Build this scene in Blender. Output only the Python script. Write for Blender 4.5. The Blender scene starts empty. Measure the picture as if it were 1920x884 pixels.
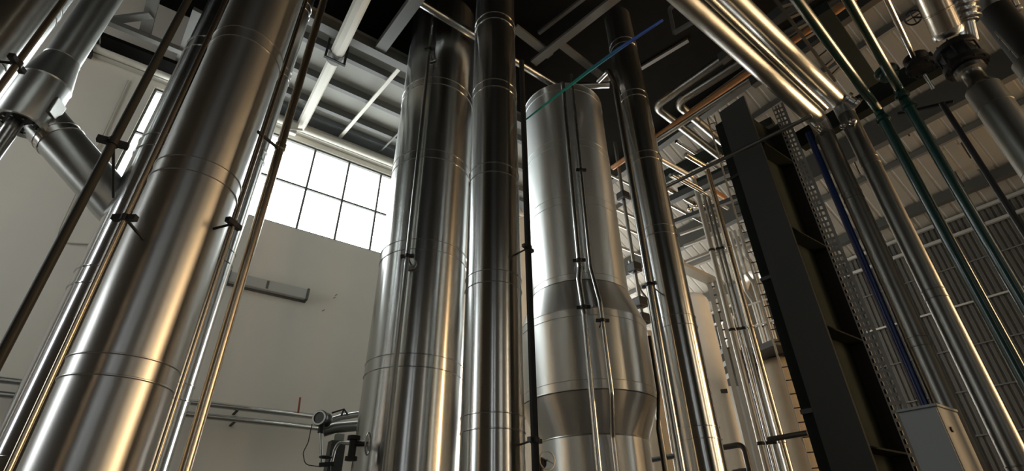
import bpy, math, random
from mathutils import Vector, Matrix
random.seed(7)
PI = math.pi
S = bpy.context.scene
COL = S.collection

# ------------------------------------------------------------------ camera, world, lights
def nrm(v): return v.normalized()
F_PX, CX, CY = 960.0, 960.0, 442.0
Zc = nrm(Vector((935-CX, CY+1110, -F_PX)))
Xc = Vector((2540-CX, CY-1010, -F_PX)); Xc = nrm(Xc - Zc*Xc.dot(Zc))
Yc = Zc.cross(Xc)
ROT = Matrix((Xc, Yc, Zc))            # camera axes -> world (x along the window wall, y towards it)
EYE = Vector((0, 0, 1.6))
cam_data = bpy.data.cameras.new('camera'); cam = bpy.data.objects.new('camera', cam_data)
cam_data.sensor_width = 36; cam_data.lens = 18.0; cam_data.clip_end = 200
cam.matrix_world = Matrix.Translation(EYE) @ ROT.to_4x4()
COL.objects.link(cam); S.camera = cam

S.view_settings.view_transform = 'Standard'; S.view_settings.look = 'None'
S.view_settings.gamma = 1; S.view_settings.use_curve_mapping = False
S.view_settings.exposure = 0.6

W = bpy.data.worlds.new('sky'); S.world = W; W.use_nodes = True
W.node_tree.nodes['Background'].inputs[0].default_value = (0.93, 0.97, 1.0, 1)
W.node_tree.nodes['Background'].inputs[1].default_value = 8.5

def area(name, loc, target, sx, sy, power, color, portal=False):
    l = bpy.data.lights.new(name, 'AREA'); l.shape = 'RECTANGLE'; l.size = sx; l.size_y = sy
    l.energy = power; l.color = color; l.cycles.is_portal = portal
    o = bpy.data.objects.new(name, l); COL.objects.link(o); o.location = loc
    d = Vector(target) - Vector(loc)
    o.rotation_euler = d.to_track_quat('-Z', 'Y').to_euler()
    return o
# daylight through the long window and unseen openings; added rear and far bay lights
area('window_portal', (1.9, 12.35, 9.97), (1.9, 0, 9.97), 7.9, 2.8, 1, (1, 1, 1), True)
area('sunset_doorway_light', (17.7, -7.5, 4.9), (0, -2.5, 4.9), 4.4, 9.0, 1900, (1.0, 0.65, 0.34))
area('west_window_light', (-8.7, 8.4, 6.6), (4, 5.0, 6.6), 3.0, 8.0, 240, (0.95, 0.985, 1.0))
for sx, sw, sp, sc in ((-8.0, .5, 35, (.93, .98, 1.0)), (-4.6, .35, 20, (.95, .98, 1.0)), (3.0, .3, 20, (1.0, .95, .86)), (9.5, .5, 75, (1.0, .82, .6)), (13.5, .8, 130, (1.0, .74, .46))):
    area('rear_streak_light', (sx, -10.15, 6.0), (sx*.6, 5, 6.0), sw, 9.5, sp, sc)  # unseen strip lights added to put streaks into the cladding reflections
area('far_bay_fill_light', (13.5, 17.7, 6.5), (13.5, 0, 6.5), 7.0, 6.5, 1100, (1.0, 0.99, 0.96))  # unseen fill light added to brighten the far bay
area('far_east_window_light', (17.7, 14.6, 6.5), (0, 14.6, 6.5), 5.0, 6.0, 950, (1.0, 0.99, 0.97))

# ------------------------------------------------------------------ helpers
def ray(px, py): return ROT @ Vector((px-CX, CY-py, -F_PX))
def A(px, py, d=None, x=None, y=None, z=None):
    """the point of the place seen at a pixel, at ground distance d or on the plane x / y / z"""
    r = ray(px, py)
    if d is not None: t = d/math.hypot(r.x, r.y)
    elif x is not None: t = (x-EYE.x)/r.x
    elif y is not None: t = (y-EYE.y)/r.y
    else: t = (z-EYE.z)/r.z
    return EYE + r*t
def pol(az, d, z=0.0):
    a = math.radians(az); return Vector((d*math.sin(a), d*math.cos(a), z))

def mat(name, base=(.5,.5,.5), rough=.5, metal=0.0, aniso=0.0, bump=0.0, bscale=6.0, bz=.12, var=0.0, vscale=3.0, coat=0.0, rvar=0.0, spec=.5):
    m = bpy.data.materials.new(name); m.use_nodes = True
    nt = m.node_tree; N = nt.nodes; L = nt.links; b = N['Principled BSDF']
    b.inputs['Base Color'].default_value = (*base, 1); b.inputs['Roughness'].default_value = rough
    b.inputs['Metallic'].default_value = metal
    b.inputs['Coat Weight'].default_value = coat
    b.inputs['Specular IOR Level'].default_value = spec
    tc = N.new('ShaderNodeTexCoord')
    if aniso:
        b.inputs['Anisotropic'].default_value = aniso; b.inputs['Anisotropic Rotation'].default_value = .25
        tg = N.new('ShaderNodeTangent'); tg.direction_type = 'RADIAL'; tg.axis = 'Z'
        L.new(tg.outputs[0], b.inputs['Tangent'])
    if bump or rvar:
        mp = N.new('ShaderNodeMapping'); mp.inputs['Scale'].default_value = (1, 1, bz)
        L.new(tc.outputs['Object'], mp.inputs[0])
        n1 = N.new('ShaderNodeTexNoise'); n1.inputs['Scale'].default_value = bscale; n1.inputs['Detail'].default_value = 1
        L.new(mp.outputs[0], n1.inputs['Vector'])
        if bump:
            bp = N.new('ShaderNodeBump'); bp.inputs['Strength'].default_value = 1.0; bp.inputs['Distance'].default_value = bump
            L.new(n1.outputs[0], bp.inputs['Height']); L.new(bp.outputs[0], b.inputs['Normal'])
        if rvar:
            n3 = N.new('ShaderNodeTexNoise'); n3.inputs['Scale'].default_value = 1.7; n3.inputs['Detail'].default_value = 4
            mp3 = N.new('ShaderNodeMapping'); mp3.inputs['Scale'].default_value = (1, 1, .15); L.new(tc.outputs['Object'], mp3.inputs[0]); L.new(mp3.outputs[0], n3.inputs['Vector'])
            r = N.new('ShaderNodeMapRange'); r.inputs['To Min'].default_value = rough-rvar; r.inputs['To Max'].default_value = rough+rvar
            r.inputs['From Min'].default_value = .3; r.inputs['From Max'].default_value = .7
            L.new(n3.outputs[0], r.inputs[0]); L.new(r.outputs[0], b.inputs['Roughness'])
    if var:
        n2 = N.new('ShaderNodeTexNoise'); n2.inputs['Scale'].default_value = vscale; n2.inputs['Detail'].default_value = 5
        mp2 = N.new('ShaderNodeMapping'); mp2.inputs['Scale'].default_value = (1, 1, .08 if aniso else 1); L.new(tc.outputs['Object'], mp2.inputs[0]); L.new(mp2.outputs[0], n2.inputs['Vector'])
        cr = N.new('ShaderNodeMix'); cr.data_type = 'RGBA'
        cr.inputs[6].default_value = (*[c*(1-var) for c in base], 1); cr.inputs[7].default_value = (*[min(1, c*(1+var)) for c in base], 1)
        L.new(n2.outputs[0], cr.inputs[0]); L.new(cr.outputs[2], b.inputs['Base Color'])
    return m

M = dict(
    alu=mat('aluminium_cladding', (.55,.56,.545), .24, 1, .75, bump=.010, bscale=6, bz=.006, var=.12, vscale=1.2, rvar=.03),
    alu_matte=mat('brushed_aluminium_cladding', (.54,.54,.52), .37, 1, .65, bump=.002, bscale=4, bz=.006, var=.15, vscale=1.0, rvar=.03),
    vessel=mat('vessel_cladding', (.62,.63,.61), .40, 1, .6, bump=.004, bscale=3, bz=.006, var=.12, vscale=1.2),
    chrome=mat('bright_aluminium_cladding', (.60,.60,.60), .17, 1, .7, bump=.006, bscale=7, bz=.006, var=.1, rvar=.03),
    duct=mat('duct_cladding', (.50,.51,.49), .36, 1, 0, bump=.002, bscale=6, bz=.3, var=.1),
    steel=mat('stainless_pipe', (.54,.54,.515), .27, 1, 0, var=.12),
    dullsteel=mat('dull_pipe', (.27,.27,.25), .36, 1, 0, var=.15),
    brass=mat('warm_lit_steel', (.56,.49,.39), .27, 1, 0, var=.15),  # warm metal; part of its gold is warm light put into the colour
    seam=mat('seam_bead', (.62,.61,.58), .25, 1, 0),
    dark=mat('dark_painted_steel', (.028,.029,.027), .5, 0, spec=.15, var=.2),
    black=mat('black_rubber_and_iron', (.012,.012,.012), .45, 0),
    beam=mat('grey_painted_beam', (.10,.097,.085), .6, 0, var=.12),
    column=mat('dark_grey_painted_column', (.038,.0385,.033), .7, 0, var=.12, vscale=1.5),
    recess=mat('near_black_steel_and_shaded_web', (.024,.028,.024), .9, 0, spec=.0, var=.2),  # near-black steel; for web and stiffeners the recess shade is in the colour
    wall=mat('plastered_wall', (.66,.63,.55), .85, 0, bump=.004, bscale=2, bz=1, var=.07, vscale=.7),
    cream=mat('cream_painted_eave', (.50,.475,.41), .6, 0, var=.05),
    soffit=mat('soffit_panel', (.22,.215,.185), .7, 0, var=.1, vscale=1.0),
    purlin=mat('dark_purlin', (.085,.083,.075), .6, 0),
    bluegrey=mat('blue_grey_gutter', (.13,.145,.15), .55, 0),
    deck=mat('shade_dark_roof_deck', (.007,.0068,.006), .9, 0, var=.2, spec=0.0),  # shade of the unlit upper roof is put into this near-black colour
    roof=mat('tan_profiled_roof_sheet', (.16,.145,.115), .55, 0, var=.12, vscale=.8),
    corr=mat('corrugated_wall_sheet', (.05,.047,.039), .5, 0, var=.1),
    floor=mat('concrete_floor', (.12,.115,.105), .55, 0, var=.15, vscale=.8),
    westwall=mat('dark_sheet_wall', (.035,.035,.032), .8, 0, var=.1),
    rear=mat('dim_rear_wall', (.20,.185,.155), .8, 0, var=.1),
    green=mat('dark_green_paint', (.004,.036,.027), .3, 0, coat=.5),
    blue=mat('deep_blue_paint', (.004,.027,.135), .35, 0, coat=.3),
    white=mat('cream_tank_paint', (.74,.73,.69), .35, 0, var=.06),
    cabinet=mat('light_grey_cabinet_paint', (.22,.235,.225), .4, 0),
    orange=mat('orange_brown_pipe', (.34,.16,.06), .5, .2, var=.2),
    rail=mat('pale_galvanised_steel', (.42,.41,.37), .45, .6, var=.1),
    lamp=mat('frosted_lamp_cover', (.42,.42,.38), .4, 0),
    red=mat('rust_red_rod', (.25,.05,.025), .6, 0),
    tan=mat('tan_tank_paint', (.36,.29,.20), .5, 0, var=.15),
)
# rope: teal at one end turning blue at the other
def rope_mat():
    m = mat('teal_and_blue_rope', (.01,.2,.17), .6)
    nt = m.node_tree; N = nt.nodes; L = nt.links
    tc = N.new('ShaderNodeTexCoord'); sp = N.new('ShaderNodeSeparateXYZ'); r = N.new('ShaderNodeValToRGB')
    L.new(tc.outputs['Generated'], sp.inputs[0]); L.new(sp.outputs[1], r.inputs[0]); L.new(r.outputs[0], N['Principled BSDF'].inputs['Base Color'])
    r.color_ramp.elements[0].position = .25; r.color_ramp.elements[0].color = (.01,.07,.36,1)
    r.color_ramp.elements[1].position = .65; r.color_ramp.elements[1].color = (.015,.36,.30,1)
    return m
M['rope'] = rope_mat()
def glass_mat():
    m = bpy.data.materials.new('window_glass'); m.use_nodes = True
    nt = m.node_tree; N = nt.nodes; L = nt.links; N.remove(N['Principled BSDF'])
    t = N.new('ShaderNodeBsdfTransparent'); t.inputs[0].default_value = (.93,.95,.95,1)
    g = N.new('ShaderNodeBsdfGlossy'); g.inputs['Roughness'].default_value = .05
    mx = N.new('ShaderNodeMixShader'); mx.inputs[0].default_value = .06
    L.new(t.outputs[0], mx.inputs[1]); L.new(g.outputs[0], mx.inputs[2]); L.new(mx.outputs[0], N['Material Output'].inputs[0])
    return m
M['glass'] = glass_mat()

def frame(d):
    d = d.normalized(); u = Vector((0,0,1)) if abs(d.z) < .95 else Vector((1,0,0))
    a = d.cross(u).normalized(); return a, d.cross(a).normalized()

class G:
    def __init__(s): s.v = []; s.f = []
    def tube(s, pts, r, n=20, caps=True, closed=False):
        pts = [Vector(p) for p in pts]; k = len(pts)
        rs = r if isinstance(r, (list, tuple)) else [r]*k
        a = None; base = len(s.v)
        for i, p in enumerate(pts):
            if closed: d = (pts[(i+1) % k]-pts[i-1]).normalized()
            elif i == 0: d = (pts[1]-p).normalized()
            elif i == k-1: d = (p-pts[i-1]).normalized()
            else: d = ((pts[i+1]-p).normalized()+(p-pts[i-1]).normalized()).normalized()
            if a is None: a, _ = frame(d)
            else: a = (a-d*a.dot(d)).normalized()
            b = d.cross(a)
            for j in range(n):
                t = 2*PI*j/n; s.v.append(p+(a*math.cos(t)+b*math.sin(t))*rs[i])
        for i in range(k if closed else k-1):
            for j in range(n):
                i2 = (i+1) % k
                s.f.append((base+i*n+j, base+i*n+(j+1) % n, base+i2*n+(j+1) % n, base+i2*n+j))
        if caps and not closed:
            s.f.append(tuple(base+j for j in reversed(range(n)))); s.f.append(tuple(base+(k-1)*n+j for j in range(n)))
        return s
    def lathe(s, c, prof, n=72, d=Vector((0,0,1)), cap0=True, cap1=True):
        """prof: (radius, distance along d)"""
        d = Vector(d).normalized(); a, b = frame(d); c = Vector(c); base = len(s.v); k = len(prof)
        b = d.cross(a)
        for r, h in prof:
            for j in range(n):
                t = 2*PI*j/n; s.v.append(c+d*h+(a*math.cos(t)+b*math.sin(t))*max(r, 1e-4))
        for i in range(k-1):
            for j in range(n):
                s.f.append((base+i*n+j, base+i*n+(j+1) % n, base+(i+1)*n+(j+1) % n, base+(i+1)*n+j))
        if cap0: s.f.append(tuple(base+j for j in reversed(range(n))))
        if cap1: s.f.append(tuple(base+(k-1)*n+j for j in range(n)))
        return s
    def cyl(s, p0, p1, r, n=20):
        return s.tube([p0, p1], r, n)
    def beam(s, p0, p1, w, h, up=Vector((0,0,1))):
        """rectangular bar, w across, h along up"""
        p0, p1 = Vector(p0), Vector(p1); d = (p1-p0).normalized(); up = Vector(up)
        sd = d.cross(up)
        if sd.length < 1e-4: sd = d.cross(Vector((1,0,0)))
        sd.normalize(); u = sd.cross(d).normalized(); b = len(s.v)
        for p in (p0, p1):
            for x, y in ((-1,-1),(1,-1),(1,1),(-1,1)): s.v.append(p+sd*x*w/2+u*y*h/2)
        s.f += [(b+3,b+2,b+1,b), (b+4,b+5,b+6,b+7)] + [(b+i, b+(i+1) % 4, b+4+(i+1) % 4, b+4+i) for i in range(4)]
        return s
    def box(s, lo, hi):
        x0,y0,z0 = lo; x1,y1,z1 = hi; b = len(s.v)
        s.v += [Vector(q) for q in ((x0,y0,z0),(x1,y0,z0),(x1,y1,z0),(x0,y1,z0),(x0,y0,z1),(x1,y0,z1),(x1,y1,z1),(x0,y1,z1))]
        s.f += [(b+3,b+2,b+1,b),(b+4,b+5,b+6,b+7),(b,b+1,b+5,b+4),(b+1,b+2,b+6,b+5),(b+2,b+3,b+7,b+6),(b+3,b,b+4,b+7)]
        return s
    def ring(s, c, nor, R, r, n=28, m=8):
        a, b = frame(Vector(nor)); c = Vector(c)
        return s.tube([c+(a*math.cos(2*PI*i/n)+b*math.sin(2*PI*i/n))*R for i in range(n)], r, m, closed=True)
    def ball(s, c, r, sz=1.0, n=16, k=8):
        return s.lathe(Vector(c), [(r*math.sin(PI*i/k), -r*sz*math.cos(PI*i/k)) for i in range(k+1)], n, cap0=False, cap1=False)
    def build(s, name, m, parent=None, smooth=True, origin=None, bevel=0.0):
        if origin is None:
            if parent is not None: origin = parent['_o']
            else:
                xs=[v.x for v in s.v]; ys=[v.y for v in s.v]; zs=[v.z for v in s.v]
                origin = ((min(xs)+max(xs))/2, (min(ys)+max(ys))/2, min(zs))
        o3 = Vector(origin)
        me = bpy.data.meshes.new(name); me.from_pydata([v-o3 for v in s.v], [], s.f); me.update()
        me.materials.append(M[m])
        if smooth:
            me.shade_smooth(); me.set_sharp_from_angle(angle=math.radians(38))
        ob = bpy.data.objects.new(name, me); COL.objects.link(ob)
        if parent is not None: ob.parent = parent
        else: ob.location = o3
        ob['_o'] = list(o3)
        if parent is not None and parent.type == 'MESH': pass
        if bevel:
            bv = ob.modifiers.new('bevel', 'BEVEL'); bv.width = bevel; bv.segments = 2; bv.limit_method = 'ANGLE'
        return ob

def tag(o, label, cat, group=None):
    o['label'] = label; o['category'] = cat
    if group: o['group'] = group
    return o
def thing(name, label, cat, loc, group=None):
    o = bpy.data.objects.new(name, None); COL.objects.link(o); o.location = loc; o.empty_display_size = .1
    o['_o'] = list(loc); return tag(o, label, cat, group)
def struct(o): o['kind'] = 'structure'; return o

def bend(pts, R=.15, seg=7):
    """round the corners of a polyline"""
    pts = [Vector(p) for p in pts]; out = [pts[0]]
    for i in range(1, len(pts)-1):
        p = pts[i]; a = (pts[i-1]-p); b = (pts[i+1]-p); la, lb = a.length, b.length; a.normalize(); b.normalize()
        ang = a.angle(b)
        if ang > 3.1: out.append(p); continue
        t = min(R/math.tan(ang/2), la*.45, lb*.45)
        q0, q1 = p+a*t, p+b*t
        for j in range(seg+1):
            u = j/seg; out.append(q0*(1-u)**2+p*2*u*(1-u)+q1*u*u)
    return out+[pts[-1]]

# ------------------------------------------------------------------ the building
EW = 18.0                                   # east wall, corrugated
WX0, WX1, WZ0, WZ1 = -1.97, 5.83, 8.62, 11.33
# back wall with the window opening
g = G(); t = .3
g.box((-9, 12, 0), (WX0, 12+t, 14.3)); g.box((WX1, 12, 0), (9.3, 12+t, 14.3))
g.box((WX0, 12, 0), (WX1, 12+t, WZ0)); g.box((WX0, 12, WZ1), (WX1, 12+t, 14.3))
struct(g.build('wall_back', 'wall', smooth=False))
struct(G().box((-9.3, -10.3, -.2), (18.3, 18.3, 0)).build('floor', 'floor', smooth=False))
struct(G().box((-9.3, -10.3, 0), (-9, 12.3, 14.3)).build('wall_left', 'westwall', smooth=False))
struct(G().box((-9.3, -10.6, 0), (18.3, -10.3, 14.3)).build('wall_rear', 'rear', smooth=False))
struct(G().box((9.0, 12.3, 0), (9.3, 18.3, 14.3)).build('wall_side', 'wall', smooth=False))
struct(G().box((9.0, 18.3, 0), (18.3, 18.6, 14.3)).build('wall_far', 'wall', smooth=False))
# corrugated east wall
g = G(); n = 0; y = -10.3; pitch = .14
prof = []
while y < 18.3:
    prof += [(18.0, y), (18.0, y+pitch*.5), (18.025, y+pitch*.62), (18.025, y+pitch*.88)]; y += pitch
b0 = len(g.v)
for x, yy in prof: g.v += [Vector((x, yy, 0)), Vector((x, yy, 10.0))]
for i in range(len(prof)-1): g.f.append((2*i, 2*i+2, 2*i+3, 2*i+1))
struct(g.build('wall_right', 'corr', smooth=False))
# roof deck over the columns, its shade put into the colour, and the roof slope that falls to the east wall
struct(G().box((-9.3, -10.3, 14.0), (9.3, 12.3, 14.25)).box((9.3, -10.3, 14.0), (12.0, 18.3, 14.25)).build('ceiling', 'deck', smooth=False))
g = G(); prof = []; y = -10.3; pitch = .33
def rz(x): return 14.0-(x-12.0)*(4.15/6.0)
while y < 18.3:
    prof += [(0.0, y), (0.0, y+pitch*.72), (.012, y+pitch*.80), (.012, y+pitch*.92)]; y += pitch
for dz, yy in prof: g.v += [Vector((12.0, yy, rz(12.0)+dz)), Vector((18.1, yy, rz(18.1)+dz))]
for i in range(len(prof)-1): g.f.append((2*i, 2*i+1, 2*i+3, 2*i+2))
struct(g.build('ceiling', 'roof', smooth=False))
# low soffit in front of the window wall
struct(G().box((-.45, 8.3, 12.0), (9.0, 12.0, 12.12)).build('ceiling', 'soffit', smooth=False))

# the long window: eight columns of two panes
win = bpy.data.objects.new('window_1', None); COL.objects.link(win); win.location = (WX0, 12, WZ0); win['_o'] = [WX0, 12, WZ0]; struct(win)
g = G(); fw = .05
g.box((WX0, 12.05, WZ0), (WX1, 12.13, WZ0+fw)); g.box((WX0, 12.05, WZ1-fw), (WX1, 12.13, WZ1))
g.box((WX0, 12.05, WZ0+fw), (WX0+fw, 12.13, WZ1-fw)); g.box((WX1-fw, 12.05, WZ0+fw), (WX1, 12.13, WZ1-fw))
g.build('frame', 'beam', win, smooth=False)
for i in range(1, 8):
    x = WX0+i*.975
    G().box((x-.026, 12.06, WZ0+fw), (x+.026, 12.12, WZ1-fw)).build('mullion', 'beam', win, smooth=False)
G().box((WX0+fw, 12.055, 9.92), (WX1-fw, 12.125, 9.972)).build('transom', 'beam', win, smooth=False)
G().box((WX0+fw, 12.088, WZ0+fw), (WX1-fw, 12.094, WZ1-fw)).build('glass', 'glass', win, smooth=False)

tn = [0]
def trim(g, m, smooth=False):
    tn[0] += 1; return struct(g.build('trim_%d' % tn[0], m, smooth=smooth))
# purlins and tie strips under the soffit
for y in (9.0, 10.02, 10.95): trim(G().box((-.45, y-.06, 11.78), (9, y+.06, 12.0)), 'purlin')
trim(G().box((-.45, 11.45, 11.86), (9, 12.0, 12.0)), 'bluegrey')
trim(G().box((-.45, 8.28, 11.72), (9, 8.5, 12.0)), 'beam')
for x0 in (2.42, 5.9): trim(G().beam((x0, 11.7, 11.74), (x0+.35, 8.5, 11.74), .09, .05), 'cream')
trim(G().beam((3.6, 11.7, 11.75), (3.95, 8.5, 11.75), .045, .04), 'beam')
# joists of the dark bay beyond the soffit
for x0 in (-.7, 2.2): trim(G().beam((x0-.02, 8.28, 11.86), (x0+.28, 4.5, 11.86), .26, .2), 'beam')
trim(G().box((-9, 4.3, 11.75), (2.2, 4.5, 12.0)), 'beam')
# girders and sheeting rails of the east side
for x, h in ((12.1, .5), (14.9, .8), (17.3, .3)):
    trim(G().box((x-.12, -10, rz(x)-h), (x+.12, 18, rz(x)-.02)), 'column')
for x in (13.1, 16.0):
    trim(G().box((x-.05, -10, rz(x)-.22), (x+.05, 18, rz(x)-.04)), 'purlin')
for z in (9.75, 9.25): trim(G().beam((17.9, -10, z), (17.9, 18, z), .1, .09), 'rail')
for z in (7.3,): trim(G().beam((17.92, -10, z), (17.92, 18, z), .05, .05), 'rail')
for z in (8.4, 6.2, 5.1, 4.0): trim(G().beam((17.97, -10, z), (17.97, 18, z), .03, .035), 'purlin')
for y in (-3.5, 9.0): trim(G().box((17.5, y-.15, 0), (17.85, y+.15, 9.6)), 'column')

# cream eave tube under the soffit, split by its end bracket
r = thing('eave_tube', 'cream round tube running along the wall just above the window', 'tube', (-3.3, 11.75, 11.5))
G().cyl((-3.25, 11.72, 11.56), (8.9, 11.72, 11.56), .10, 24).build('tube', 'cream', r)
G().box((-3.3, 11.84, 11.5), (8.9, 11.99, 11.84)).build('backing_strip', 'cream', r, smooth=False)
G().box((-3.38, 11.6, 11.38), (-3.26, 11.95, 11.86)).build('end_bracket', 'black', r, smooth=False)

# ------------------------------------------------------------------ clad columns
def clad(name, label, cat, az, d, rad, ztop, bands, m='alu', group=None, dome=False):
    c = pol(az, d); root = thing(name, label, cat, c, group)
    z = 0.0
    for z0, z1 in bands+[(ztop, None)]:
        if z0-z > .02: G().lathe(c, [(rad, z), (rad, z0)], 96, cap0=(z == 0), cap1=(z1 is None and not dome)).build('cladding_section', m, root)
        if z1 is None: break
        e = .010
        G().lathe(c, [(rad, z0-e), (rad+e*1.2, z0-e*.4), (rad+e*1.2, z0+e*.4), (rad+.002, z0+e), (rad+.002, z1-e), (rad+e*1.2, z1-e*.4), (rad+e*1.2, z1+e*.4), (rad, z1+e)], 96, cap0=False, cap1=False).build('seam_band', m, root)
        z = z1
    if dome:
        G().lathe(c, [(rad*math.cos(i*PI/16), ztop+rad*.45*math.sin(i*PI/16)) for i in range(9)], 96, cap0=False).build('domed_head', m, root)
    return root, c

def bands(z0, pitch, h, top, first=0):
    out = []; z = z0
    while z-pitch > .3: z -= pitch
    while z < top-.3: out.append((round(z, 3), round(z+h, 3))); z += pitch
    return out

clad('process_column', 'widest foreground column in brushed aluminium with broad warm glow down its right side', 'column', -2.05, 5.4, .402, 13.9, bands(2.81, 2.02, .17, 13.9), 'alu_matte')
clad('process_column', 'mirror bright clad column squeezed behind the left side of the warm glowing column', 'column', -5.0, 7.2, .433, 13.9, bands(4.2, 2.0, .21, 13.9), 'chrome')
clad('process_column', 'slim grey clad pipe column half hidden between warm column and gold standpipe', 'column', 1.95, 8.0, .25, 13.9, bands(3.3, 2.0, .2, 13.9), 'alu')
clad('process_column', 'broad silver column right of the tall window with a dark pipe up its front', 'column', 24.55, 8.5, .79, 13.2, bands(4.0, 2.04, .2, 12.4), 'alu', dome=True)
clad('process_column', 'narrower silver column standing in the middle, running out of the top of view', 'column', 33.3, 7.0, .42, 13.9, bands(2.9, 2.01, .19, 13.9), 'alu')
clad('process_column', 'slender dim grey column right of the bulging vessel', 'column', 54.35, 9.0, .33, 13.6, bands(3.03, 1.84, .18, 13.0), 'alu')
clad('process_column', 'dark clad column at the left edge of view behind the tapered duct', 'column', -22.0, 8.6, .45, 13.9, bands(4.6, 2.0, .2, 13.9), 'alu')

# bulging vessel
c = pol(43.75, 10.0)
r = thing('distillation_vessel', 'large bulging aluminium clad vessel with conical shoulders and two pipes up its front', 'vessel', c)
def lsec(name, prof, m='alu', **k): G().lathe(c, prof, 120, cap0=k.get('c0', False), cap1=k.get('c1', False)).build(name, m, r)
def vband(rad, z0, z1, r2=None):
    e = .009; r2 = r2 or rad
    lsec('seam_band', [(rad, z0-e), (rad+e, z0-e*.4), (rad+e, z0+e*.4), (rad+.002, z0+e), (r2+.002, z1-e), (r2+e, z1-e*.4), (r2+e, z1+e*.4), (r2, z1+e)], 'vessel')
lsec('lower_shell', [(1.0, 0), (1.0, 3.22)], 'vessel', c0=True)
lsec('lower_cone', [(1.0, 3.22), (1.008, 3.235), (1.0, 3.25), (1.265, 3.89)], 'alu_matte')
vband(1.27, 3.91, 4.07)
lsec('wide_shell', [(1.27, 4.08), (1.27, 5.22)], 'vessel')
vband(1.27, 5.23, 5.37)
lsec('upper_cone', [(1.268, 5.38), (1.03, 6.06)], 'alu_matte')
vband(1.02, 6.08, 6.22)
zz = 6.23
for z0, z1 in ((7.9, 8.1), (9.52, 9.71), (11.34, 11.55)):
    lsec('upper_shell', [(1.02, zz), (1.02, z0-.01)], 'vessel'); vband(1.02, z0, z1); zz = z1+.01
lsec('domed_head', [(1.02*math.cos(i*PI/16), zz+.12*math.sin(i*PI/16)) for i in range(9)], 'alu_matte')

# ------------------------------------------------------------------ standpipes
def clamp_on(root, c, rad, z, tocol, reach, disc=False, m='black'):
    """two lobed pipe clamp with an arm back to the column, and a round mounting plate where there is one"""
    t = Vector(tocol)-Vector((c.x, c.y, 0)); t.z = 0; t.normalize(); s = Vector((-t.y, t.x, 0)); p = Vector((c.x, c.y, z))
    g = G(); g.lathe(p-Vector((0,0,.03)), [(rad+.012, 0), (rad+.012, .06)], 20)
    for k in (-1, 1): g.beam(p+s*k*(rad+.0), p+s*k*(rad+.075), .05, .05); 
    g.build('clamp', m, root, smooth=False)
    G().cyl(p+t*rad, p+t*reach-Vector((0,0,.12*reach)), .013, 10).build('bracket_arm', m, root)
    if disc: G().lathe(p+t*(reach-.035)-Vector((0,0,.12*reach)), [(.10, 0), (.11, .008), (.11, .03)], 28, d=t).build('mounting_plate', 'steel', root)
def standpipe(name, label, az, d, rad, z0, z1, m, joints=(), group=None, cat='pipe', extra=None, colr=None, clamps=(), reach=.4, disc=False, loc=None):
    c = loc if loc is not None else pol(az, d); root = thing(name, label, cat, (c.x, c.y, z0), group)
    pts = [(c.x, c.y, z0), (c.x, c.y, z1)]
    if extra: pts = bend(pts+extra, rad*2.5)
    G().tube(pts, rad, 24).build('pipe_run', m, root)
    for z in joints: G().lathe((c.x, c.y, z-.05), [(rad+.002, 0), (rad+.012, .012), (rad+.012, .088), (rad+.002, .1)], 24).build('coupling', m, root)
    for z in clamps: clamp_on(root, c, rad, z, colr, reach, disc)
    return root
colF, colE, colK, colM, colO, colR = pol(-2.05,5.4), pol(-5,7.2), pol(24.55,8.5), pol(33.3,7), pol(43.75,10), pol(54.35,9)

standpipe('standpipe', 'dark painted pipe crossing the left side in front of the pale wall', -10.35, 4.6, .034, 0, 11.5, 'dark', colr=colE, clamps=(4.55,), reach=.75)
standpipe('standpipe', 'thin bronze toned pipe hugging the left edge of the widest foreground column', -6.75, 4.85, .022, 0, 13.5, 'brass', colr=colF, clamps=(4.05,), reach=.3)
standpipe('standpipe', 'very thin pipe along the right edge of the widest foreground column', 2.62, 4.95, .017, 0, 12.5, 'brass', colr=colF, clamps=(4.35,), reach=.3)
r = standpipe('standpipe', 'gold lit thick standpipe standing alone in front of the window', 4.95, 5.2, .048, 0, 12.5, 'brass', joints=(5.62,))
p = pol(4.95, 5.2, 5.58); q = pol(2.62, 4.95, 5.5)
G().beam(p, q+(q-p)*.25, .02, .03).build('tie_bar', 'dark', r, smooth=False)
standpipe('standpipe', 'short bronze pipe with a clamp crossing the tapered duct at top left', -19.6, 5.6, .029, 3.2, 8.5, 'brass', colr=pol(-24,6), clamps=(5.55,), reach=.7)
standpipe('standpipe', 'thin dark standpipe up the front of the broad silver column', 22.45, 7.5, .036, 0, 12.0, 'dullsteel', colr=colK, clamps=(5.75, 10.9), reach=.24, disc=True)
standpipe('standpipe', 'dark painted standpipe between middle column and bulging vessel', 37.75, 6.6, .048, 0, 9.6, 'dark', colr=colM, clamps=(5.45, 2.75), reach=.45)
standpipe('standpipe', 'grey standpipe along the left edge of the slender dim column', 52.15, 8.35, .062, 0, 10.55, 'steel', colr=colR, clamps=(5.5,), reach=.5, disc=True,
          extra=[tuple(A(1142,132,8.45)), tuple(A(1122,152,8.8))])

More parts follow.
